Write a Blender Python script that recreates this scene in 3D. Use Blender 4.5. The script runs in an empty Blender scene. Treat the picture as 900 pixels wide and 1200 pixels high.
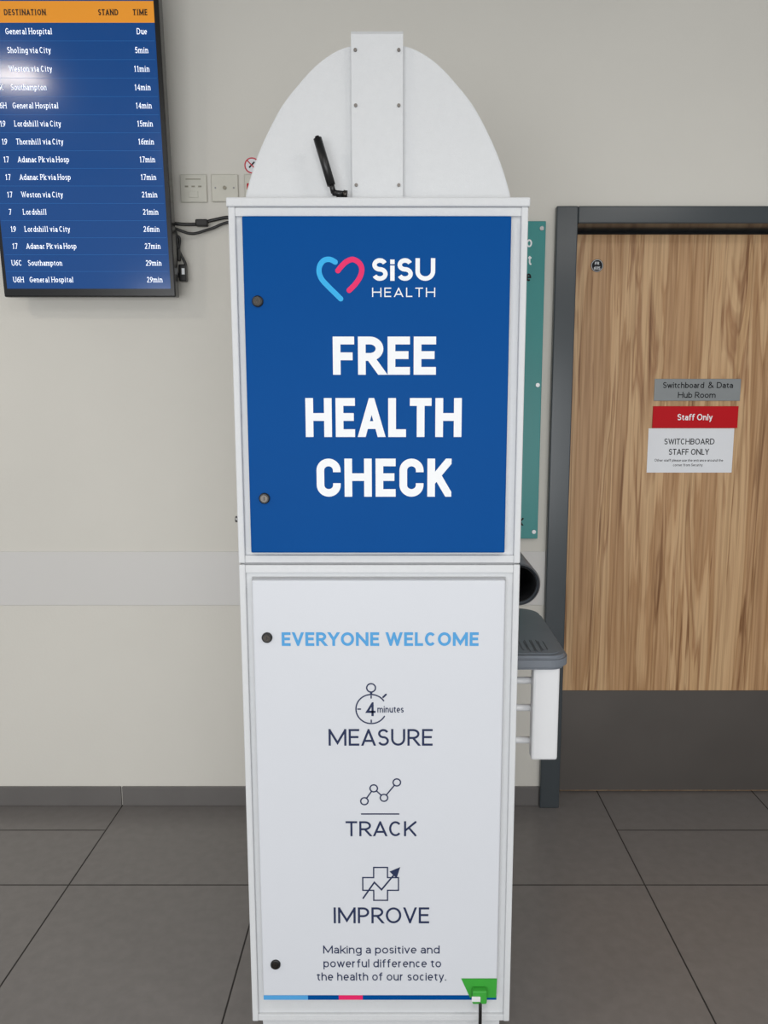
import bpy, bmesh, math, random
from mathutils import Vector, Matrix
random.seed(3)
scn = bpy.context.scene
COL = scn.collection
scn.view_settings.view_transform = 'Standard'

# ---------------------------------------------------------------- materials
def lin(c):
    return tuple(((v/255)/12.92 if v/255 <= .04045 else ((v/255+.055)/1.055)**2.4) for v in c) + (1,)

def mat(name, rgb, rough=.5, metal=0, noise=0.0, nscale=20, bump=0.0, bscale=200, emit=0, coat=0, spec=.5):
    m = bpy.data.materials.new(name); m.use_nodes = True
    nt = m.node_tree; b = nt.nodes['Principled BSDF']
    b.inputs['Base Color'].default_value = lin(rgb)
    b.inputs['Roughness'].default_value = rough
    b.inputs['Metallic'].default_value = metal
    b.inputs['Specular IOR Level'].default_value = spec
    if coat: b.inputs['Coat Weight'].default_value = coat; b.inputs['Coat Roughness'].default_value = .1
    tc = nt.nodes.new('ShaderNodeTexCoord')
    if noise:
        n = nt.nodes.new('ShaderNodeTexNoise'); n.inputs['Scale'].default_value = nscale; n.inputs['Detail'].default_value = 5
        nt.links.new(tc.outputs['Object'], n.inputs['Vector'])
        r = nt.nodes.new('ShaderNodeValToRGB')
        c = lin(rgb)
        r.color_ramp.elements[0].position = .3; r.color_ramp.elements[1].position = .7
        r.color_ramp.elements[0].color = tuple(v*(1-noise) for v in c[:3])+(1,)
        r.color_ramp.elements[1].color = tuple(min(1, v*(1+noise)) for v in c[:3])+(1,)
        nt.links.new(n.outputs['Fac'], r.inputs['Fac']); nt.links.new(r.outputs['Color'], b.inputs['Base Color'])
    if bump:
        n2 = nt.nodes.new('ShaderNodeTexNoise'); n2.inputs['Scale'].default_value = bscale; n2.inputs['Detail'].default_value = 3
        nt.links.new(tc.outputs['Object'], n2.inputs['Vector'])
        bp = nt.nodes.new('ShaderNodeBump'); bp.inputs['Strength'].default_value = bump; bp.inputs['Distance'].default_value = .002
        nt.links.new(n2.outputs['Fac'], bp.inputs['Height']); nt.links.new(bp.outputs['Normal'], b.inputs['Normal'])
    if emit:
        b.inputs['Emission Color'].default_value = lin(rgb); b.inputs['Emission Strength'].default_value = emit
    return m

M = {}
M['wall'] = mat('wall_paint', (216,213,205), .85, noise=.025, nscale=1.5, bump=.15, bscale=120, spec=.3)
M['band'] = mat('wall_protection_vinyl', (211,209,206), .45)
M['ceil'] = mat('ceiling_paint', (190,190,188), .8, noise=.02, nscale=3)
M['skirt'] = mat('skirting_vinyl', (104,101,99), .5, noise=.05, nscale=8)
M['tile'] = mat('floor_tile_porcelain', (122,118,116), .3, noise=.06, nscale=30, bump=.1, bscale=300)
M['grout'] = mat('grout', (62,59,57), .9, noise=.1, nscale=60)
M['white'] = mat('white_powder_coat', (210,212,214), .38, noise=.012, nscale=60, bump=.25, bscale=350, spec=.4)
M['whitedoor'] = mat('white_door_vinyl', (210,213,219), .42, noise=.008, nscale=3, bump=.05, bscale=200, spec=.4)
M['whiteplastic'] = mat('white_plastic', (222,223,225), .3, noise=.01)
M['blue'] = mat('blue_vinyl', (0,74,144), .45, noise=.015, nscale=5, spec=.06)
M['txtwhite'] = mat('print_white', (240,242,244), .45, spec=.2)
M['navy'] = mat('print_navy', (40,50,82), .5, spec=.2)
M['sky'] = mat('print_light_blue', (84,160,216), .5, spec=.2)
M['hblue'] = mat('heart_blue', (50,172,230), .45, spec=.2)
M['pink'] = mat('heart_pink', (228,40,104), .45, spec=.2)
M['black'] = mat('black_plastic', (18,18,19), .38, noise=.1)
M['rubber'] = mat('cuff_black', (24,25,28), .6, noise=.1)
M['lock'] = mat('lock_metal', (70,66,62), .25, metal=.9)
M['chrome'] = mat('screw_steel', (150,150,150), .3, metal=1, noise=.05)
M['screwdark'] = mat('screw_dull', (118,114,110), .4, metal=.8, noise=.05)
M['grey'] = mat('grey_plastic', (108,114,122), .42, noise=.03, bump=.1, bscale=300)
M['greyd'] = mat('grey_plastic_dark', (84,89,96), .45, noise=.03)
M['seam'] = mat('panel_seam_grey', (170,171,173), .6, noise=.03)
M['green'] = mat('green_sticker', (62,160,60), .4, noise=.05, spec=.2)
M['frame'] = mat('door_frame_gloss', (62,68,72), .22, noise=.03, nscale=6)
M['darkgap'] = mat('door_seal', (30,30,32), .7, noise=.05)
M['teal'] = mat('teal_sign_panel', (56,140,138), .3, noise=.02, nscale=5, spec=.3)
M['kick'] = mat('kick_plate_metal', (98,93,89), .42, metal=.55, noise=.06, nscale=4, bump=.05)
M['plate'] = mat('socket_plate', (205,203,192), .35, metal=.15, noise=.03)
M['brass'] = mat('switch_detail', (150,146,132), .35, metal=.5, noise=.03)
M['signgrey'] = mat('sign_grey', (138,142,143), .3, metal=.2, noise=.03)
M['signred'] = mat('sign_red', (190,16,28), .45, noise=.02, spec=.15)
M['paper'] = mat('paper', (226,228,232), .4, noise=.01)
M['ink'] = mat('ink', (30,31,35), .6, spec=.2)
M['bezel'] = mat('tv_bezel', (14,14,15), .25, noise=.1)
M['scr'] = mat('screen_blue', (6,62,122), .13, emit=.42, spec=.4, coat=.25)
M['scrline'] = mat('screen_row_line', (36,96,160), .16, emit=.4, spec=.3)
M['scror'] = mat('screen_orange', (206,134,44), .16, emit=.5, spec=.3)
M['scrtxt'] = mat('screen_text', (232,238,246), .3, emit=.8, spec=.3)
M['scrdark'] = mat('screen_header_text', (40,26,12), .3)
M['red'] = mat('prohibition_red', (196,60,70), .5)

def wood():
    m = bpy.data.materials.new('streaked_veneer'); m.use_nodes = True
    nt = m.node_tree; b = nt.nodes['Principled BSDF']; b.inputs['Roughness'].default_value = .42
    b.inputs['Specular IOR Level'].default_value = .35
    tc = nt.nodes.new('ShaderNodeTexCoord')
    def noise(scale, detail, dist, s):
        mp = nt.nodes.new('ShaderNodeMapping'); mp.inputs['Scale'].default_value = s
        nt.links.new(tc.outputs['Object'], mp.inputs['Vector'])
        n = nt.nodes.new('ShaderNodeTexNoise'); n.inputs['Scale'].default_value = scale
        n.inputs['Detail'].default_value = detail; n.inputs['Distortion'].default_value = dist
        nt.links.new(mp.outputs['Vector'], n.inputs['Vector']); return n
    a = noise(1, 4, .8, (12, 1, .65))
    r = nt.nodes.new('ShaderNodeValToRGB'); cr = r.color_ramp
    cr.elements[0].position = .28; cr.elements[0].color = lin((154,114,78))
    cr.elements[1].position = .40; cr.elements[1].color = lin((190,152,112))
    for p,c in ((.47,(172,132,92)),(.50,(200,163,122)),(.56,(205,170,129)),(.60,(164,123,86)),(.63,(200,163,120)),(.70,(180,141,100)),(.78,(152,110,75))):
        e = cr.elements.new(p); e.color = lin(c)
    nt.links.new(a.outputs['Fac'], r.inputs['Fac'])
    f = noise(1, 5, .3, (120, 1, 1.8))
    r2 = nt.nodes.new('ShaderNodeValToRGB')
    r2.color_ramp.elements[0].position = .34; r2.color_ramp.elements[0].color = (.6,.54,.46,1)
    r2.color_ramp.elements[1].position = .56; r2.color_ramp.elements[1].color = (1,1,1,1)
    nt.links.new(f.outputs['Fac'], r2.inputs['Fac'])
    mx = nt.nodes.new('ShaderNodeMixRGB'); mx.blend_type = 'MULTIPLY'; mx.inputs['Fac'].default_value = .6
    nt.links.new(r.outputs['Color'], mx.inputs['Color1']); nt.links.new(r2.outputs['Color'], mx.inputs['Color2'])
    s = noise(1, 3, 1.0, (40, 1, 1.5))
    r3 = nt.nodes.new('ShaderNodeValToRGB')
    r3.color_ramp.elements[0].position = .60; r3.color_ramp.elements[0].color = (1,1,1,1)
    r3.color_ramp.elements[1].position = .69; r3.color_ramp.elements[1].color = (.44,.32,.22,1)
    nt.links.new(s.outputs['Fac'], r3.inputs['Fac'])
    mx2 = nt.nodes.new('ShaderNodeMixRGB'); mx2.blend_type = 'MULTIPLY'; mx2.inputs['Fac'].default_value = .82
    nt.links.new(mx.outputs['Color'], mx2.inputs['Color1']); nt.links.new(r3.outputs['Color'], mx2.inputs['Color2'])
    nt.links.new(mx2.outputs['Color'], b.inputs['Base Color'])
    return m
M['wood'] = wood()

# ---------------------------------------------------------------- helpers
def empty(name, loc):
    e = bpy.data.objects.new(name, None); e.empty_display_size = .1
    e.location = loc; COL.objects.link(e); return e

def put(name, me, m, parent=None, smooth=False):
    o = bpy.data.objects.new(name, me); COL.objects.link(o)
    if m is not None:
        for x in (m if isinstance(m, (list, tuple)) else [m]): me.materials.append(x)
    if smooth:
        for p in me.polygons: p.use_smooth = True
    if parent:
        o.parent = parent; o.matrix_parent_inverse = Matrix.Translation(-parent.location)
    return o

def boxes(name, bl, m, parent=None, bevel=0, seg=2):
    bm = bmesh.new()
    for (x0,x1,y0,y1,z0,z1) in bl:
        r = bmesh.ops.create_cube(bm, size=1)
        for v in r['verts']:
            v.co = Vector((x0+(v.co.x+.5)*(x1-x0), y0+(v.co.y+.5)*(y1-y0), z0+(v.co.z+.5)*(z1-z0)))
    if bevel:
        bmesh.ops.bevel(bm, geom=list(bm.edges), offset=bevel, segments=seg, affect='EDGES', profile=.5)
    me = bpy.data.meshes.new(name); bm.to_mesh(me); bm.free()
    return put(name, me, m, parent)

def box(name, x0,x1,y0,y1,z0,z1, m, parent=None, bevel=0, seg=2):
    return boxes(name, [(x0,x1,y0,y1,z0,z1)], m, parent, bevel, seg)

def prism(name, pts, a0, a1, axis, m, parent=None, bevel=0, seg=3, smooth=False):
    bm = bmesh.new()
    def mk(p, a): return (p[0], a, p[1]) if axis == 'y' else (p[0], p[1], a)
    v0 = [bm.verts.new(mk(p, a0)) for p in pts]; v1 = [bm.verts.new(mk(p, a1)) for p in pts]
    n = len(pts); f0 = bm.faces.new(v0); f1 = bm.faces.new(v1[::-1])
    for i in range(n): bm.faces.new((v0[i], v1[i], v1[(i+1)%n], v0[(i+1)%n]))
    bmesh.ops.recalc_face_normals(bm, faces=bm.faces)
    if bevel:
        ed = list(set(list(f0.edges)+list(f1.edges)))
        bmesh.ops.bevel(bm, geom=ed, offset=bevel, segments=seg, affect='EDGES')
    me = bpy.data.meshes.new(name); bm.to_mesh(me); bm.free()
    return put(name, me, m, parent, smooth)

def cyl(name, p0, p1, r, m, parent=None, r2=None, n=24, bevel=0):
    p0 = Vector(p0); p1 = Vector(p1); d = p1-p0
    bm = bmesh.new()
    bmesh.ops.create_cone(bm, cap_ends=True, segments=n, radius1=r, radius2=r if r2 is None else r2, depth=d.length)
    if bevel:
        ed = [e for e in bm.edges if any(len(f.verts) > 4 for f in e.link_faces)]
        bmesh.ops.bevel(bm, geom=ed, offset=bevel, segments=3, affect='EDGES')
    q = Vector((0,0,1)).rotation_difference(d.normalized()).to_matrix().to_4x4()
    bmesh.ops.transform(bm, matrix=Matrix.Translation((p0+p1)/2) @ q, verts=bm.verts)
    me = bpy.data.meshes.new(name); bm.to_mesh(me); bm.free()
    o = put(name, me, m, parent)
    for p in me.polygons: p.use_smooth = len(p.vertices) == 4
    return o

def add_ribbon(bm, pts, w, y, closed=False, caps=False):
    P=[]
    for p in pts:
        v=Vector(p)
        if not P or (v-P[-1]).length>1e-7: P.append(v)
    if len(P)>2 and (P[0]-P[-1]).length<1e-6: P.pop(); closed=True
    n=len(P); L=[];R=[]
    if n<2: return
    for i in range(n):
        a = P[i-1] if (i>0 or closed) else None
        c = P[(i+1)%n] if (i<n-1 or closed) else None
        d1 = (P[i]-a).normalized() if a is not None else None
        d2 = (c-P[i]).normalized() if c is not None else None
        if d1 is None: d1=d2
        if d2 is None: d2=d1
        n1=Vector((-d1.y,d1.x)); n2=Vector((-d2.y,d2.x)); nn=(n1+n2)
        nn = nn.normalized() if nn.length>1e-6 else n1
        k=(w/2)/max(.3,nn.dot(n1))
        p=P[i]+nn*k; q=P[i]-nn*k
        L.append(bm.verts.new((p.x,y,p.y))); R.append(bm.verts.new((q.x,y,q.y)))
    for i in range(n if closed else n-1):
        j=(i+1)%n; bm.faces.new((L[i],L[j],R[j],R[i]))
    if caps and not closed:
        for c in (P[0],P[-1]):
            bm.faces.new([bm.verts.new((c.x+w/2*math.cos(t*math.tau/20), y-.00006, c.y+w/2*math.sin(t*math.tau/20))) for t in range(20)])

def ribbons(name, lines, y, m, parent):
    bm = bmesh.new()
    for i,(pts,w,closed,caps) in enumerate(lines): add_ribbon(bm,pts,w,y-.00002*i,closed,caps)
    me=bpy.data.meshes.new(name); bm.to_mesh(me); bm.free()
    return put(name, me, m, parent)

def circ(x,z,r,n=32,a0=0,a1=360):
    k = n if a1-a0>=360 else n+1
    return [(x+r*math.cos(math.radians(a0+(a1-a0)*i/n)), z+r*math.sin(math.radians(a0+(a1-a0)*i/n))) for i in range(k)]

def smoothpts(pts, sub=6):
    out=[]; n=len(pts)
    for i in range(n-1):
        p0=Vector(pts[max(i-1,0)]);p1=Vector(pts[i]);p2=Vector(pts[i+1]);p3=Vector(pts[min(i+2,n-1)])
        for s in range(sub):
            t=s/sub
            out.append(tuple(.5*((2*p1)+(-p0+p2)*t+(2*p0-5*p1+4*p2-p3)*t*t+(-p0+3*p1-3*p2+p3)*t**3)))
    out.append(tuple(pts[-1])); return out

def tube(name, pts, r, m, parent=None):
    cu=bpy.data.curves.new(name,'CURVE'); cu.dimensions='3D'; cu.bevel_depth=r; cu.bevel_resolution=4; cu.use_fill_caps=True
    pts=smoothpts(pts,8)
    sp=cu.splines.new('POLY'); sp.points.add(len(pts)-1)
    for i,p in enumerate(pts): sp.points[i].co=(*p,1)
    o=bpy.data.objects.new(name,cu); COL.objects.link(o)
    dg=bpy.context.evaluated_depsgraph_get(); dg.update()
    me=bpy.data.meshes.new_from_object(o.evaluated_get(dg))
    bpy.data.objects.remove(o); me.materials.clear()
    return put(name, me, m, parent, smooth=True)

# ---------------------------------------------------------------- lettering (stroke font built as geometry)
def A(cx,cy,rx,ry,a0,a1,n=None):
    n = n or max(4,int(abs(a1-a0)/11))
    return [(cx+rx*math.cos(math.radians(a0+(a1-a0)*i/n)), cy+ry*math.sin(math.radians(a0+(a1-a0)*i/n))) for i in range(n+1)]
def glyph(c, q):
    e = 0 if q<.45 else 42
    if q<.45 and c=='C':   # squarer condensed bold C with vertical sides
        return .60,[[(1,.68),(1,.74)]+A(.5,.74,.5,.26,0,180)+A(.5,.26,.5,.26,180,360)+[(1,.32)]],False
    U = {
    'A':(.66,[[(0,0),(.5,1),(1,0)],[(.24,.26),(.76,.26)]]),
    'B':(.58,[[(0,0),(0,1),(.5,1)]+A(.5,.76,.45,.24,90,-90)+[(0,.52)],[(0,.52),(.5,.52)]+A(.5,.26,.5,.26,90,-90)+[(0,0)]]),
    'C':(.62,[A(.5,1-q,.5,q,e,180)+A(.5,q,.5,q,180,360-e)]),
    'D':(.68,[[(0,0),(0,1),(.4,1)]+A(.4,1-q,.6,q,90,0)+A(.4,q,.6,q,0,-90)+[(0,0)]]),
    'E':(.50,[[(0,0),(0,1)],[(0,1),(1,1)],[(0,.52),(.9,.52)],[(0,0),(1,0)]]),
    'F':(.48,[[(0,0),(0,1)],[(0,1),(1,1)],[(0,.48),(.88,.48)]]),
    'G':(.68,[A(.5,1-q,.5,q,e,180)+A(.5,q,.5,q,180,360)+[(1,.45),(.6,.45)]]),
    'H':(.68,[[(0,0),(0,1)],[(1,0),(1,1)],[(0,.52),(1,.52)]]),
    'I':(0,[[(.5,0),(.5,1)]]),
    'K':(.60,[[(0,0),(0,1)],[(.05,.38),(1,1)],[(.34,.60),(1,0)]]),
    'L':(.46,[[(0,0),(0,1)],[(0,0),(1,0)]]),
    'M':(.84,[[(0,0),(0,1)],[(1,0),(1,1)],[(0,1),(.5,.12),(1,1)]]),
    'N':(.70,[[(0,0),(0,1)],[(1,0),(1,1)],[(0,1),(1,0)]]),
    'O':(.74,[A(.5,1-q,.5,q,0,180)+A(.5,q,.5,q,180,360)+[(1,1-q)]]),
    'P':(.54,[[(0,0),(0,1)],[(0,1),(.45,1)]+A(.45,.72,.55,.28,90,-90)+[(0,.44)]]),
    'R':(.58,[[(0,0),(0,1)],[(0,1),(.45,1)]+A(.45,.73,.52,.27,90,-90)+[(0,.46)],[(.45,.46),(1,0)]]),
    'S':(.52,[A(.5,.755,.47,.245,22,270)+A(.5,.255,.5,.255,90,-158)]),
    'T':(.56,[[(0,1),(1,1)],[(.5,0),(.5,1)]]),
    'U':(.66,[[(0,1)]+A(.5,min(q,.4),.5,min(q,.4),180,360)+[(1,1)]]),
    'V':(.62,[[(0,1),(.5,0),(1,1)]]),
    'W':(.92,[[(0,1),(.26,0),(.5,1),(.74,0),(1,1)]]),
    'Y':(.60,[[(0,1),(.5,.44),(1,1)],[(.5,.46),(.5,0)]]),
    '0':(.52,[A(.5,.62,.5,.38,0,180)+A(.5,.38,.5,.38,180,360)+[(1,.62)]]),
    '1':(.40,[[(.05,.78),(.6,1),(.6,0)]]),
    '2':(.50,[A(.48,.71,.48,.29,165,-32)+[(0,0),(1,0)]]),
    '3':(.50,[A(.45,.76,.48,.24,160,-90)+A(.45,.26,.55,.26,90,-160)]),
    '4':(.54,[[(.74,0),(.74,1),(0,.27),(1,.27)]]),
    '5':(.50,[[(.92,1),(.14,1),(.06,.55)]+A(.45,.31,.55,.31,125,-150)]),
    '6':(.52,[A(.5,.3,.5,.3,0,360),[(.82,1),(.35,.82),(.04,.45),(0,.3)]]),
    '7':(.50,[[(0,1),(1,1),(.35,0)]]),
    '8':(.52,[A(.5,.76,.44,.24,0,360),A(.5,.27,.5,.27,0,360)]),
    '9':(.52,[A(.5,.7,.5,.3,0,360),[(.18,0),(.65,.18),(.96,.55),(1,.7)]]),
    }
    Lo = {
    'a':(.45,[[(1,0),(1,.62)]+A(.5,.62,.5,.38,0,150),[(1,.58),(.5,.58)]+A(.45,.29,.45,.29,90,270)+[(.7,.06),(1,.3)]]),
    'b':(.52,[[(0,0),(0,2)],A(.5,.5,.5,.5,0,360)]),
    'c':(.43,[A(.5,.5,.5,.5,45,315)]),
    'd':(.52,[[(1,0),(1,2)],A(.5,.5,.5,.5,0,360)]),
    'e':(.49,[[(.03,.5),(1,.5)]+A(.5,.5,.5,.5,2,312)]),
    'f':(.34,[[(.38,0),(.38,1.6)]+A(.92,1.6,.54,.4,180,90),[(0,1),(.9,1)]]),
    'g':(.52,[A(.5,.5,.5,.5,0,360),[(1,1),(1,-.5)]+A(.5,-.5,.5,.5,0,-150)]),
    'h':(.49,[[(0,0),(0,2)],A(.5,.55,.5,.45,168,0)+[(1,0)]]),
    'i':(0,[[(.5,0),(.5,1)],[(.5,1.8),(.5,1.81)]]),
    'k':(.47,[[(0,0),(0,2)],[(.05,.42),(1,1)],[(.34,.6),(1,0)]]),
    'l':(0,[[(.5,0),(.5,2)]]),
    'm':(.80,[[(0,0),(0,1)],A(.25,.6,.25,.4,168,0)+[(.5,0)],A(.75,.6,.25,.4,168,0)+[(1,0)]]),
    'n':(.49,[[(0,0),(0,1)],A(.5,.55,.5,.45,168,0)+[(1,0)]]),
    'o':(.53,[A(.5,.5,.5,.5,0,360)]),
    'p':(.52,[[(0,-1),(0,1)],A(.5,.5,.5,.5,0,360)]),
    'r':(.33,[[(0,0),(0,1)],A(.75,.5,.75,.5,168,80)]),
    's':(.40,[A(.5,.755,.46,.245,25,270)+A(.5,.25,.5,.25,90,-158)]),
    't':(.33,[[(.38,1.55),(.38,.4)]+A(.85,.4,.47,.4,180,275),[(0,1),(.9,1)]]),
    'u':(.49,[[(0,1)]+A(.5,.45,.5,.45,180,348),[(1,0),(1,1)]]),
    'v':(.47,[[(0,1),(.5,0),(1,1)]]),
    'w':(.72,[[(0,1),(.26,0),(.5,1),(.74,0),(1,1)]]),
    'y':(.47,[[(0,1),(.52,0)],[(1,1),(.3,-1)]]),
    '.':(0,[[(.5,0),(.5,.01)]]),
    }
    if c in U: return U[c][0],U[c][1],False
    return Lo[c][0],Lo[c][1],True

STEP=.00005
def lettering(bm, s, x, z, H, wt, y, sx=1, track=.1, q=.5, xh=.7, serif=False, dry=False):
    w=wt*H; cur=x; desc=.26
    for c in s:
        if c==' ': cur += .27*H*sx; continue
        W,st,low = glyph(c,q)
        Wd = w if W==0 else max(W*H*sx, w*1.3)
        pad = .07*H if (serif and W==0) else 0
        cur += pad
        if not dry:
            def mv(v):
                if not low: return w/2+v*(H-w)
                b=w/2; t=xh*H-w/2
                if v>=1: return t+(v-1)*(H-w/2-t)
                if v<0: return b+v*(b+desc*H-w/2)
                return b+v*(t-b)
            lo = -desc*H if (low and c in 'pgy') else 0
            hi = H if (not low or c in 'bdfhiklt') else xh*H
            sub=bmesh.new(); ser=[]
            for si,pts in enumerate(st):
                P=[Vector((w/2+u*(Wd-w), mv(v))) for u,v in pts]
                closed = len(P)>2 and (P[0]-P[-1]).length<1e-7
                if not closed:
                    for idx,nb in ((0,1),(-1,-2)):
                        d=P[idx]-P[nb]
                        if d.length<1e-9: d=Vector((0,1 if idx==-1 else -1))
                        d.normalize()
                        uu,vv=pts[idx]
                        if abs(d.x)<.08 or abs(d.y)<.08:
                            if len(pts)<=3 or vv in (0,1,2,-1) or abs(d.x)>.9: P[idx]=P[idx]+d*(w/2)
                        elif vv in (0,1,2,-1): P[idx]=P[idx]+d*w
                        if serif and vv in (0,1,2,-1) and abs(d.y)>.3 and c!='.':
                            yy = mv(vv)+(w/2 if d.y>0 else -w/2)
                            ser.append((P[idx].x,yy,-1 if d.y>0 else 1, low and vv in (1,2)))
                add_ribbon(sub,[tuple(p) for p in P],w,-STEP*si,closed)
            for (zz,nrm) in ((lo,(0,0,-1)),(hi,(0,0,1))):
                bmesh.ops.bisect_plane(sub,geom=list(sub.verts)+list(sub.edges)+list(sub.faces),plane_co=(0,0,zz),plane_no=nrm,clear_outer=True)
            if c in 'MNK':
                for (xx,nrm) in ((0,(-1,0,0)),(Wd,(1,0,0))):
                    bmesh.ops.bisect_plane(sub,geom=list(sub.verts)+list(sub.edges)+list(sub.faces),plane_co=(xx,0,0),plane_no=nrm,clear_outer=True)
            for k,(sx_,sy_,dr,leftonly) in enumerate(ser):
                t=.055*H; hw=w*1.0+.02*H
                a0=sx_-hw; a1=sx_+(hw if not leftonly else w/2)
                f=[(a0,sy_),(a1,sy_),(a1,sy_+dr*t),(a0,sy_+dr*t)]
                sub.faces.new([sub.verts.new((p[0],-STEP*(len(st)+k),p[1])) for p in f])
            mp={}
            for v in sub.verts: mp[v]=bm.verts.new((cur+v.co.x,y+v.co.y,z+v.co.z))
            for f in sub.faces:
                try: bm.faces.new([mp[v] for v in f.verts])
                except ValueError: pass
            sub.free()
        cur += Wd + pad + track*H*(sx if sx<1 else 1)
    return cur-track*H*(sx if sx<1 else 1)

def text(name, s, x0, x1, z0, z1, y, m, parent, wt=.12, track=.1, q=.5, xh=.7):
    H=z1-z0; a=.2; b=4
    for _ in range(40):
        mid=(a+b)/2
        if lettering(None,s,0,0,H,wt,y,mid,track,q,xh,dry=True) > x1-x0: b=mid
        else: a=mid
    bm=bmesh.new(); lettering(bm,s,x0,z0,H,wt,y,a,track,q,xh)
    me=bpy.data.meshes.new(name); bm.to_mesh(me); bm.free()
    return put(name,me,m,parent)

def rows_text(name, rows, y, m, parent, H, wt=.13, sx=1, track=.1, serif=False, xh=.7):
    bm=bmesh.new()
    for s,x,z,al in rows:
        L=lettering(None,s,0,0,H,wt,y,sx,track,.5,xh,serif,dry=True)
        lettering(bm,s,x if al=='L' else x-L,z,H,wt,y,sx,track,.5,xh,serif)
    me=bpy.data.meshes.new(name); bm.to_mesh(me); bm.free()
    return put(name,me,m,parent)

# ---------------------------------------------------------------- room
WY = 2.69
boxes('wall_back', [(-3.5,.535,WY,WY+.2,0,3.0),(.535,1.68,WY,WY+.2,2.13,3.0),(1.68,3.5,WY,WY+.2,0,3.0)], M['wall'])
box('ceiling', -3.5,3.5,-3.5,WY+.2,3.0,3.1, M['ceil'])

def floor():
    vs=[];fs=[];mi=[]
    def quad(x0,x1,y0,y1,z,k):
        b=len(vs); vs.extend([(x0,y0,z),(x1,y0,z),(x1,y1,z),(x0,y1,z)]); fs.append((b,b+1,b+2,b+3)); mi.append(k)
    quad(-3.5,3.5,-3.5,WY+.2,-.002,1)
    g=.0022
    cols=[-1.025+.6*i for i in range(-5,9)]
    for ci in range(len(cols)-1):
        a=max(cols[ci],-3.5); b=min(cols[ci+1],3.5)
        if b<=a: continue
        mid=(a+b)/2
        ys=[2.209-.6*j for j in range(0,10)]
        ys=[y for y in ys if y>-3.5]
        top=[2.518] if (mid<-1.02 or mid>.776) else []
        lines=[WY+.2]+top+ys+[-3.5]
        for i in range(len(lines)-1):
            quad(a+g,b-g,lines[i+1]+g,lines[i]-g,0,0)
    me=bpy.data.meshes.new('floor'); me.from_pydata(vs,[],fs); me.update()
    o=put('floor',me,[M['tile'],M['grout']])
    for p,k in zip(me.polygons,mi): p.material_index=k
floor()

boxes('baseboard_back', [(-3.5,-1.027,WY-.008,WY,0,.075),(-1.023,.53,WY-.008,WY,0,.075),(1.69,3.5,WY-.008,WY,0,.075)], M['skirt'], bevel=.002)
box('trim_1', -3.5,.53,WY-.004,WY,.769,.966, M['band'], bevel=.0015)

DR = empty('door_1', (1.1,2.76,0))
boxes('frame', [(.53,.602,2.665,2.84,0,2.136),(1.61,1.682,2.665,2.84,0,2.136),(.602,1.61,2.665,2.84,2.080,2.136)], M['frame'], DR, bevel=.004)
boxes('stop', [(.602,.612,2.83,2.86,0,2.08),(1.60,1.61,2.83,2.86,0,2.08),(.602,1.61,2.83,2.86,2.066,2.08)], M['darkgap'], DR)
box('leaf', .605,1.607,2.78,2.826,.008,2.068, M['wood'], DR, bevel=.0015)
box('kick_plate', .607,1.605,2.777,2.7805,.012,.413, M['kick'], DR)
boxes('hinge', [(.6,.612,2.772,2.782,z,z+.1) for z in (.25,1.0,1.8)], M['chrome'], DR)
DS = empty('door_sign', (1.07,2.778,1.5))
box('grey_plate', .9187,1.226,2.776,2.7796,1.4965,1.574, M['signgrey'], DS, bevel=.001)
text('line_1','Switchboard',.9485,1.095,1.5415,1.5625,2.7755,M['ink'],DS,.15)
text('line_1_end','Data',1.140,1.198,1.5415,1.5625,2.7755,M['ink'],DS,.15)
ribbons('ampersand',[([(1.129,1.5425),(1.1135,1.5575),(1.1145,1.5615),(1.1185,1.5618),(1.1205,1.558),(1.1115,1.5485),(1.1115,1.5435),(1.1165,1.5422),(1.1215,1.544),(1.1265,1.551)],.003,False,False)],2.7755,M['ink'],DS)
text('line_2','Hub Room',1.0035,1.138,1.507,1.528,2.7755,M['ink'],DS,.15)
DS2 = empty('staff_only_sign', (1.07,2.778,1.44))
box('red_plate', .9174,1.2232,2.776,2.7796,1.3995,1.4775, M['signred'], DS2, bevel=.001)
text('line_1','Staff Only',1.006,1.131,1.4275,1.450,2.7755,M['txtwhite'],DS2,.16)
DS3 = empty('paper_notice', (1.06,2.778,1.32))
box('sheet', .9055,1.2135,2.7786,2.7796,1.239,1.3985, M['paper'], DS3)
text('line_1','SWITCHBOARD',.964,1.145,1.341,1.362,2.7782,M['ink'],DS3,.14)
text('line_2','STAFF ONLY',.982,1.127,1.3035,1.325,2.7782,M['ink'],DS3,.14)
text('line_3','Other staff please use the entrance around the',.932,1.18,1.279,1.2885,2.7782,M['ink'],DS3,.13)
text('line_4','corner from Security',1.000,1.107,1.262,1.2715,2.7782,M['ink'],DS3,.13)
FS = empty('fire_door_sticker', (.699,2.778,1.9635))
prism('disc', circ(.699,1.9635,.022), 2.779,2.7797,'y', M['ink'], FS)
ribbons('ring', [(circ(.699,1.9635,.0195),.0012,True,False)], 2.7786, M['txtwhite'], FS)
text('fr','FR',.691,.706,1.966,1.976,2.7786,M['txtwhite'],FS,.16)
text('no','605',.688,.710,1.950,1.960,2.7786,M['txtwhite'],FS,.16)

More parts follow.
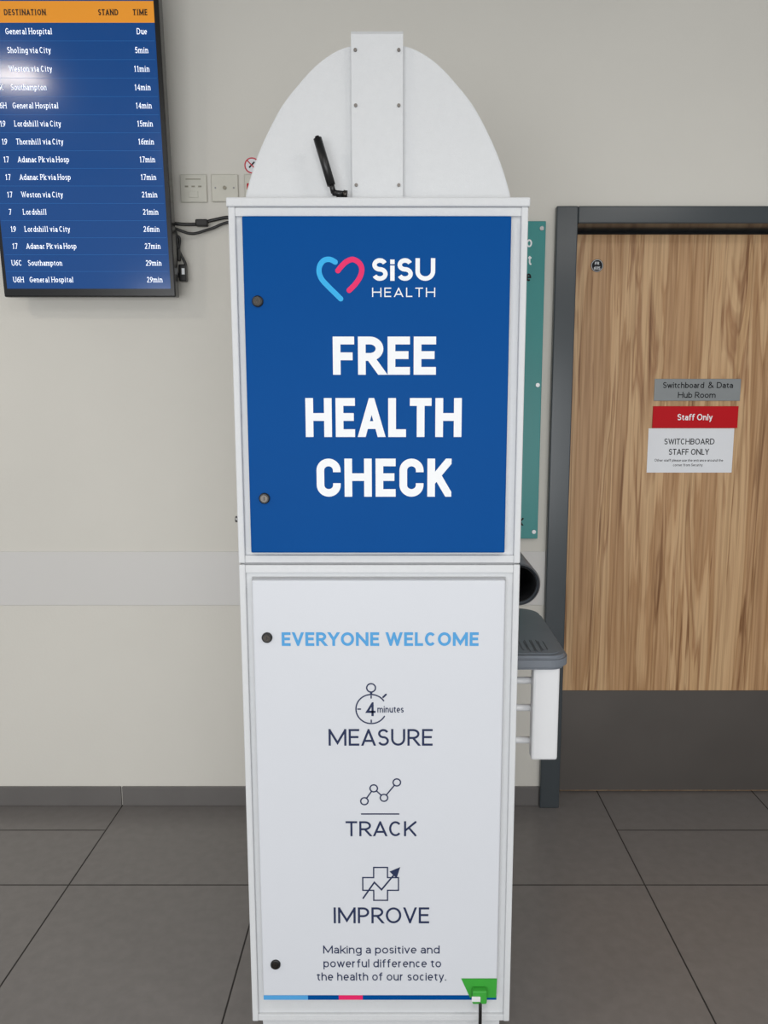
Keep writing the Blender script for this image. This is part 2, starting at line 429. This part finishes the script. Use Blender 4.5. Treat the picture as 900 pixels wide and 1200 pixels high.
# ---------------------------------------------------------------- teal sign
TS = empty('teal_wall_sign', (.27,2.67,1.55))
box('panel', .02,.497,2.672,2.678,1.015,2.089, M['teal'], TS, bevel=.002)
for i,(x,z) in enumerate([(.483,2.065),(.483,1.55),(.483,1.04),(.034,2.065),(.034,1.55),(.034,1.04)]):
    cyl('standoff_%d'%(i+1),(x,2.668,z),(x,2.689,z),.007,M['chrome'],TS)
rows_text('heading',[('Welcome to',.452,2.005,'R'),('Transport',.452,1.948,'R')],2.6715,M['txtwhite'],TS,.036,.14)
rows_text('body',[('from here',.452,1.895,'R'),('bike rack',.444,1.062,'R')],2.6715,M['ink'],TS,.036,.16)

# ---------------------------------------------------------------- departures display
TV = empty('departures_display', (-1.0,2.58,1.8315))
bx0,bx1=-1.279,-.720
zb=1.8315
boxes('casing', [(bx0,bx1,2.580,2.625,zb,zb+.965)], M['bezel'], TV, bevel=.004)
box('rear_housing', bx0+.08,bx1-.08,2.62,2.645,zb+.12,zb+.85, M['bezel'], TV, bevel=.006)
sx0,sx1=bx0+.013,bx1-.015
box('screen', sx0,sx1,2.5792,2.581,zb+.026,zb+.803, M['scr'], TV)
box('screen_header', sx0,sx1,2.5792,2.581,zb+.803,zb+.862, M['scror'], TV)
box('screen_title', sx0,sx1,2.5792,2.581,zb+.862,zb+.952, M['scr'], TV)
rows=[('U6H','General Hospital','Due'),('18','Sholing via City','5min'),('7','Weston via City','11min'),('U6C','Southampton','14min'),
('U6H','General Hospital','14min'),('19','Lordshill via City','15min'),('19','Thornhill via City','16min'),('17','Adanac Pk via Hosp','17min'),
('17','Adanac Pk via Hosp','17min'),('17','Weston via City','21min'),('7','Lordshill','21min'),('19','Lordshill via City','26min'),
('17','Adanac Pk via Hosp','27min'),('U6C','Southampton','29min'),('U6H','General Hospital','29min')]
tr=[];ln=[]
for i,(a,b,c) in enumerate(rows):
    z=zb+.7791-.0518*i-.008
    tr += [(a,-1.243 if len(a)==3 else -1.235,z,'L'),(b,-1.190,z,'L'),(c,-.760,z,'R')]
    if i<14: ln.append((sx0+.004,sx1-.004,2.5788,2.5795,z-.0185,z-.0175))
rows_text('departure_rows', tr, 2.5784, M['scrtxt'], TV, .0168, .105, .92, .16, True)
boxes('row_lines', ln, M['scrline'], TV)
rows_text('header_text',[('DESTINATION',-1.189,zb+.823,'L'),('STAND',-.843,zb+.823,'R'),('TIME',-.755,zb+.823,'R')],2.5784,M['scrdark'],TV,.0165,.19,1.0,.14,True)
rows_text('title_text',[('Bus departures',-1.2,zb+.89,'L')],2.5784,M['scrtxt'],TV,.03,.12)
TV.rotation_euler=(math.radians(4),0,0)
box('mount_bracket', -1.12,-.88,2.60,2.70,2.2,2.4, M['bezel'], TV)

PC = empty('power_cable', (-.7,2.66,2.05))
tube('cable_1',[(-.80,2.64,2.10),(-.735,2.64,2.075),(-.66,2.655,2.075),(-.61,2.665,2.09),(-.54,2.67,2.10),(-.40,2.675,2.08)],.0055,M['black'],PC)
tube('cable_2',[(-.80,2.64,2.08),(-.735,2.64,2.060),(-.68,2.655,2.045),(-.62,2.665,2.062),(-.54,2.67,2.085),(-.40,2.675,2.05)],.0045,M['black'],PC)
tube('cable_3',[(-.78,2.64,2.06),(-.732,2.63,2.055),(-.725,2.64,2.0),(-.735,2.65,1.93),(-.722,2.66,1.90)],.0045,M['black'],PC)
tube('cable_4',[(-.76,2.64,2.04),(-.718,2.64,2.03),(-.722,2.65,1.99),(-.705,2.66,1.945),(-.712,2.66,1.90)],.0045,M['black'],PC)
box('plug_1',-.738,-.716,2.63,2.65,1.955,1.995,M['black'],PC,bevel=.004)
box('plug_2',-.725,-.700,2.64,2.665,1.89,1.945,M['black'],PC,bevel=.004)
box('plug_label',-.714,-.704,2.6392,2.6402,1.912,1.932,M['txtwhite'],PC)
box('connector',-.665,-.625,2.645,2.667,2.068,2.09,M['black'],PC,bevel=.004)

# wall plates
S1=empty('wall_socket',(-.675,2.685,2.195))
box('plate',-.7193,-.6311,2.680,2.6895,2.151,2.2395,M['plate'],S1,bevel=.003)
boxes('slots',[(-.703+.022*i,-.692+.022*i,2.6792,2.6805,2.198,2.203) for i in range(3)]+[(-.70,-.65,2.6792,2.6805,2.222,2.225)],M['brass'],S1)
boxes('rocker',[(-.69,-.66,2.677,2.6805,2.165,2.185)],M['plate'],S1,bevel=.001)
S2=empty('blanking_plate',(-.571,2.685,2.195))
box('plate',-.6165,-.527,2.680,2.6895,2.153,2.240,M['plate'],S2,bevel=.003)
for i,x in enumerate((-.602,-.541)): cyl('screw_%d'%(i+1),(x,2.6785,2.196),(x,2.681,2.196),.003,M['chrome'],S2,n=12)
cyl('cord_outlet',(-.571,2.675,2.196),(-.571,2.681,2.196),.006,M['brass'],S2,n=16)
S3=empty('fused_spur_switch',(-.46,2.685,2.195))
box('plate',-.506,-.42,2.680,2.6895,2.153,2.240,M['plate'],S3,bevel=.003)
box('rocker',-.497,-.477,2.677,2.6805,2.19,2.21,M['signred'],S3,bevel=.001)
box('fuse',-.467,-.43,2.678,2.6805,2.18,2.22,M['ink'],S3,bevel=.001)
S4=empty('prohibition_sticker',(-.48,2.688,2.269))
prism('disc',circ(-.48,2.269,.0265),2.6885,2.69,'y',M['paper'],S4)
ribbons('ring',[(circ(-.48,2.269,.0235),.0045,True,False),([(-.4965,2.2855),(-.4635,2.2525)],.004,False,False)],2.6882,M['red'],S4)
ribbons('glyph',[([(-.49,2.262),(-.472,2.280)],.005,False,False)],2.6883,M['ink'],S4)

# ---------------------------------------------------------------- kiosk
K = empty('health_check_kiosk', (-.037,1.9,0))
X0,X1=-.336,.262
YF=1.600; YB=2.25; W='white'
def shell(name,z0,z1,rec=.008,t=.014):
    boxes(name,[(X0,X0+t,YF,YB,z0,z1),(X1-t,X1,YF,YB,z0,z1)],M[W],K,bevel=.0022)
    box(name+'_rail_top',X0+t,X1-t,YF+.001,YF+.03,z1-.018,z1-.001,M[W],K,bevel=.0012)
    box(name+'_rail_bottom',X0+t,X1-t,YF+.001,YF+.03,z0+.001,z0+.017,M[W],K,bevel=.0012)
    box(name+'_body',X0+t-.001,X1-t+.001,YF+rec,YB-.01,z0+.004,z1-.004,M[W],K)
shell('upper_cabinet',1.1565,1.880)
shell('lower_cabinet',.068,1.1535)
box('cabinet_joint',X0+.006,X1-.006,YF+.009,YB-.02,1.150,1.160,M['seam'],K)
box('top_cap',X0-.003,X1+.003,YF-.004,YB+.003,1.8795,1.8975,M[W],K,bevel=.003)
box('plinth',X0+.02,X1-.02,YF+.02,YB-.03,0,.07,M[W],K,bevel=.002)
YD=1.585
box('upper_door',-.306,.2265,YD,YF+.006,1.182,1.859,M['blue'],K,bevel=.0025)
box('lower_door',-.307,.230,YD,YF+.006,.136,1.123,M['whitedoor'],K,bevel=.004,seg=3)
box('lower_door_seal',-.3095,.2325,YF+.003,YF+.0085,.133,1.1255,M['seam'],K)
box('upper_door_seal',-.3085,.229,YF+.003,YF+.0085,1.1795,1.8615,M['seam'],K)
YT=YD-.0006
hx=lambda p:(p[0]-465)*.0017; hz=lambda p:1.7826-(p[1]-300)*.00165
hp=lambda L:smoothpts([(hx(p),hz(p)) for p in L])
ribbons('heart_right',[(hp([(396,317),(401,311),(407,306),(414,304),(421,308),(424,315),(422,324),(416,333),(409,340)]),.0105,False,True)],YT,M['pink'],K)
ribbons('heart_left',[(hp([(393,307),(387,304),(380,305),(375,311),(374,319),(377,327),(384,335),(392,343),(399,350)]),.0105,False,True)],YT-.0002,M['hblue'],K)
tw=M['txtwhite']; nv=M['navy']
text('logo_name','SiSU',-.0493,.0765,1.735,1.7785,YT,tw,K,.20,.12,xh=.68)
text('logo_sub','HEALTH',-.0494,.0768,1.7036,1.7218,YT,tw,K,.12,.32)
text('title_1','FREE',-.1294,.0793,1.5504,1.6262,YT,tw,K,.205,.10,.3)
text('title_2','HEALTH',-.1867,.1326,1.4245,1.5036,YT,tw,K,.20,.10,.3)
text('title_3','CHECK',-.1659,.113,1.301,1.3801,YT,tw,K,.20,.10,.3)
text('welcome','EVERYONE WELCOME',-.2457,.1747,.9797,1.0098,YT,M['sky'],K,.20,.13)
text('measure','MEASURE',-.1485,.078,.7542,.7924,YT,nv,K,.125,.13)
text('track','TRACK',-.1134,.0435,.5418,.5774,YT,nv,K,.13,.13)
text('improve','IMPROVE',-.1424,.0731,.330,.3691,YT,nv,K,.125,.13)
text('caption_1','Making a positive and',-.1671,.0972,.2545,.2745,YT,nv,K,.125,.13,xh=.74)
text('caption_2','powerful difference to',-.1671,.101,.2200,.2402,YT,nv,K,.125,.13,xh=.74)
text('caption_3','the health of our society.',-.1827,.1127,.1865,.2068,YT,nv,K,.125,.13,xh=.74)
cx,cz=-.0554,.8379; lw=.0029
ribbons('stopwatch_icon',[
 (circ(cx,cz,.033,40,35,330),lw,False,True),
 (circ(cx,cz+.048,.0095,20),lw,True,False),
 ([(cx,cz+.033),(cx,cz+.039)],.005,False,False),
 ([(cx+.026,cz+.027),(cx+.032,cz+.033)],.004,False,True),
 ([(cx-.030,cz),(cx-.022,cz)],lw,False,False),([(cx,cz-.031),(cx,cz-.024)],lw,False,False),([(cx,cz+.031),(cx,cz+.024)],lw,False,False)],YT,nv,K)
text('four','4',-.0665,-.046,.822,.8534,YT,nv,K,.16)
text('minutes','minutes',-.042,.0148,.830,.8456,YT,nv,K,.13)
tp=[(-.0714,.6248),(-.0507,.655),(-.0282,.6328),(0,.6689)]
L=[]
for i in range(3):
    a=Vector(tp[i]);b=Vector(tp[i+1]);d=(b-a).normalized()*.0085
    L.append(([tuple(a+d),tuple(b-d)],lw,False,False))
for p in tp: L.append((circ(p[0],p[1],.0082,24),lw,True,False))
L.append(([(-.079,.5946),(.0056,.5946)],lw,False,False))
ribbons('track_icon',L,YT,nv,K)
ix,iz,A_,B_=-.0363,.4265,.040,.0155
cr=[(B_,A_),(B_,B_),(A_,B_),(A_,-B_),(B_,-B_),(B_,-A_),(-B_,-A_),(-B_,-B_),(-A_,-B_),(-A_,B_),(-B_,B_),(-B_,A_)]
ribbons('improve_icon',[([(ix+a,iz+b) for a,b in cr],lw,True,False),
 ([(ix-.040,iz-.036),(ix-.014,iz+.004),(ix+.002,iz-.014),(ix+.036,iz+.030)],.0036,False,False)],YT,nv,K)
def poly(name,pts,y,m):
    me=bpy.data.meshes.new(name); me.from_pydata([(a,y,b) for a,b in pts],[],[list(range(len(pts)))]); me.update(); return put(name,me,m,K)
poly('improve_arrow',[(ix+.044,iz+.041),(ix+.020,iz+.030),(ix+.036,iz+.014)],YT-.0001,nv)
for n_,a,b,m_ in (('strip_1',-.3054,-.2036,'sky'),('strip_2',-.2036,-.1331,'blue'),('strip_3',-.1331,-.0783,'pink'),('strip_4',-.0783,.2285,'blue')):
    poly(n_,[(a,.1375),(b,.1375),(b,.149),(a,.149)],YT,M[m_])
poly('green_sticker',[(.147,.192),(.229,.192),(.228,.143),(.168,.143)],YT-.0004,M['green'])
box('charger_plug',.172,.205,YT-.016,YT-.0005,.139,.172,M['green'],K,bevel=.003)
box('plug_cap',.170,.190,YT-.019,YT-.0155,.148,.160,M['whiteplastic'],K,bevel=.001)
tube('charger_cable',[(.19,1.574,.15),(.19,1.568,.125),(.19,1.567,.08),(.19,1.567,.03),(.19,1.585,.006),(.19,1.64,.005)],.0038,M['black'],K)
for i,(x,z) in enumerate([(-.2784,1.695),(-.2747,1.2976),(-.2766,.9985),(-.276,.228)]):
    cyl('lock_%d'%(i+1),(x,YD-.006,z),(x,YD+.002,z),.0112,M['black'],K,bevel=.002)
    cyl('lock_barrel_%d'%(i+1),(x,YD-.0075,z),(x,YD-.005,z),.0072,M['lock'],K)
    box('keyway_%d'%(i+1),x-.001,x+.001,YD-.0079,YD-.0074,z-.004,z+.004,M['black'],K)
cyl('side_bolt',(X0,1.66,1.242),(X0-.012,1.66,1.242),.004,M['chrome'],K,n=12)
cyl('side_bolt_head',(X0-.010,1.66,1.242),(X0-.016,1.66,1.242),.007,M['chrome'],K,n=12)

# dome
cxd=-.039
half=smoothpts([(.277,1.893),(.272,1.925),(.252,1.984),(.229,2.034),(.196,2.091),(.159,2.135),(.121,2.172),(.079,2.198),(.035,2.210),(0,2.213)],5)
outline=[(cxd+a,z) for a,z in half]+[(cxd-a,z) for a,z in half[-2::-1]]
prism('dome',outline,1.668,1.98,'y',M[W],K,bevel=.003)
sx,ex=-.0915,.0125
strap=[(1.655,1.896),(1.655,2.222),(1.660,2.229),(1.99,2.229),(1.99,2.225),(1.662,2.224),(1.6585,2.219),(1.6585,1.896)]
bm=bmesh.new()
a=[bm.verts.new((sx,y,z)) for y,z in strap]; b=[bm.verts.new((ex,y,z)) for y,z in strap]
bm.faces.new(a); bm.faces.new(b[::-1])
for i in range(len(strap)): bm.faces.new((a[i],b[i],b[(i+1)%8],a[(i+1)%8]))
bmesh.ops.recalc_face_normals(bm,faces=bm.faces)
me=bpy.data.meshes.new('strap'); bm.to_mesh(me); bm.free(); put('strap',me,M[W],K)
box('strap_packer',sx+.008,ex-.008,1.657,1.669,1.896,2.212,M[W],K)
for i,(x,z) in enumerate([(-.083,2.192),(.004,2.192),(-.083,2.088),(.004,2.088),(-.083,1.935),(.004,1.935)]):
    cyl('strap_screw_%d'%(i+1),(x,1.652,z),(x,1.656,z),.0034,M['screwdark'],K,n=12)
for i,x in enumerate((sx+.01,ex-.01)):
    cyl('strap_top_screw_%d'%(i+1),(x,1.675,2.226),(x,1.675,2.234),.004,M['screwdark'],K,n=12)
# antenna
cyl('antenna_paddle',(-.131,1.630,1.925),(-.1600,1.632,2.022),.0085,M['black'],K,r2=.0085,bevel=.004)
cyl('antenna_neck',(-.1275,1.630,1.914),(-.1325,1.630,1.932),.0055,M['black'],K)
cyl('antenna_hinge',(-.130,1.630,1.914),(-.104,1.630,1.911),.006,M['black'],K,bevel=.001)
cyl('antenna_nut',(-.108,1.630,1.9115),(-.100,1.630,1.9105),.008,M['lock'],K,n=6)
cyl('antenna_base',(-.115,1.630,1.897),(-.115,1.630,1.908),.007,M['black'],K,n=12)

# armrest tray
def rrect(x0,x1,y0,y1,r,n=8):
    out=[]
    for (cx_,cy_,a0) in ((x1-r[0],y0+r[0],-90),(x1-r[1],y1-r[1],0)):
        rr = r[0] if a0==-90 else r[1]
        for i in range(n+1):
            t=math.radians(a0+90*i/n); out.append((cx_+rr*math.cos(t),cy_+rr*math.sin(t)))
    out += [(x0,y1),(x0,y0)]
    return out
prism('armrest',rrect(.262,.412,1.75,2.19,(.045,.07)),.864,.898,'z',M['grey'],K,bevel=.008)
prism('armrest_inlay',rrect(.27,.398,1.768,2.17,(.035,.06)),.897,.9005,'z',M['grey'],K,bevel=.002)
for i,(x,a,b) in enumerate([(.312,1.80,1.86),(.328,1.79,1.87),(.344,1.79,1.87),(.360,1.80,1.86)]):
    tube('finger_contour_%d'%(i+1),[(x-.006,b,.9005),(x-.006,a,.9005),(x,a-.008,.9005),(x+.006,a,.9005),(x+.006,b,.9005)],.0014,M['greyd'],K)
box('armrest_post',.327,.391,1.765,1.80,.631,.867,M['whiteplastic'],K,bevel=.006)
box('armrest_post_rear',.335,.385,1.80,2.05,.845,.867,M['whiteplastic'],K,bevel=.003)
for i,z in enumerate((.822,.752,.668)):
    cyl('armrest_bar_%d'%(i+1),(.258,1.80,z),(.34,1.80,z),.0085,M['whiteplastic'],K)
def ring(name,x,z,y0,y1,ro,ri,m):
    bm=bmesh.new(); n=48; prof=[(ri,y1),(ro,y1),(ro,y0+.006),(ro-.004,y0),(ri+.004,y0),(ri,y0+.006)]
    V=[[bm.verts.new((x+r*math.cos(math.tau*i/n),y,z+r*math.sin(math.tau*i/n))) for r,y in prof] for i in range(n)]
    for i in range(n):
        for j in range(len(prof)):
            k=(j+1)%len(prof); bm.faces.new((V[i][j],V[i][k],V[(i+1)%n][k],V[(i+1)%n][j]))
    bmesh.ops.recalc_face_normals(bm,faces=bm.faces)
    me=bpy.data.meshes.new(name); bm.to_mesh(me); bm.free(); return put(name,me,m,K,smooth=True)
ring('cuff_housing',.303,1.046,1.86,2.10,.054,.0465,M['grey'])
ring('cuff_sleeve',.303,1.046,1.868,2.09,.047,.041,M['rubber'])
cyl('cuff_back',(.303,2.085,1.046),(.303,2.095,1.046),.048,M['rubber'],K)
box('cuff_arm_cover',.258,.300,1.85,2.10,1.094,1.112,M['whiteplastic'],K,bevel=.004)

# ---------------------------------------------------------------- lights
def area(name,loc,size,power,color=(1,1,1),rot=(0,0,0),sy=None):
    l=bpy.data.lights.new(name,'AREA'); l.energy=power; l.size=size; l.color=color
    if sy: l.shape='RECTANGLE'; l.size_y=sy
    o=bpy.data.objects.new(name,l); o.location=loc; o.rotation_euler=rot; COL.objects.link(o); return o
M['lamp']=mat('lamp_diffuser',(255,246,232),.5,emit=1.6)
k=0
for (x,y,s) in ((-2.10,.45,.15),(1.6,.2,.3),(0,-1.0,.3),(-1.6,-2.2,.3),(1.6,-2.2,.3)):
    nm='ceiling_light' if k==0 else 'ceiling_light.%03d'%k
    box(nm,x-s,x+s,y-s,y+s,2.985,3.0,M['lamp'])
    area('panel_lamp_%d'%k,(x,y,2.97),2*s-.02,(12 if k==0 else 13),(1,.9,.78) if k==0 else (1,.97,.94))
    k+=1
area('daylight',(-.5,-3.4,1.0),4.5,134,(.965,.985,1.0),(math.radians(90),0,0),1.7)
w=bpy.data.worlds.new('world'); scn.world=w; w.use_nodes=True
bg=w.node_tree.nodes['Background']; bg.inputs['Color'].default_value=(.97,.985,1,1); bg.inputs['Strength'].default_value=.54

# ---------------------------------------------------------------- camera
cam=bpy.data.cameras.new('camera'); co=bpy.data.objects.new('camera',cam); COL.objects.link(co)
cam.sensor_fit='VERTICAL'; cam.sensor_height=36; cam.lens=27.03; cam.shift_x=-.0125
cam.clip_start=.05
co.location=(0,0,1.5); co.rotation_euler=(math.radians(90-8.3),0,0)
scn.camera=co
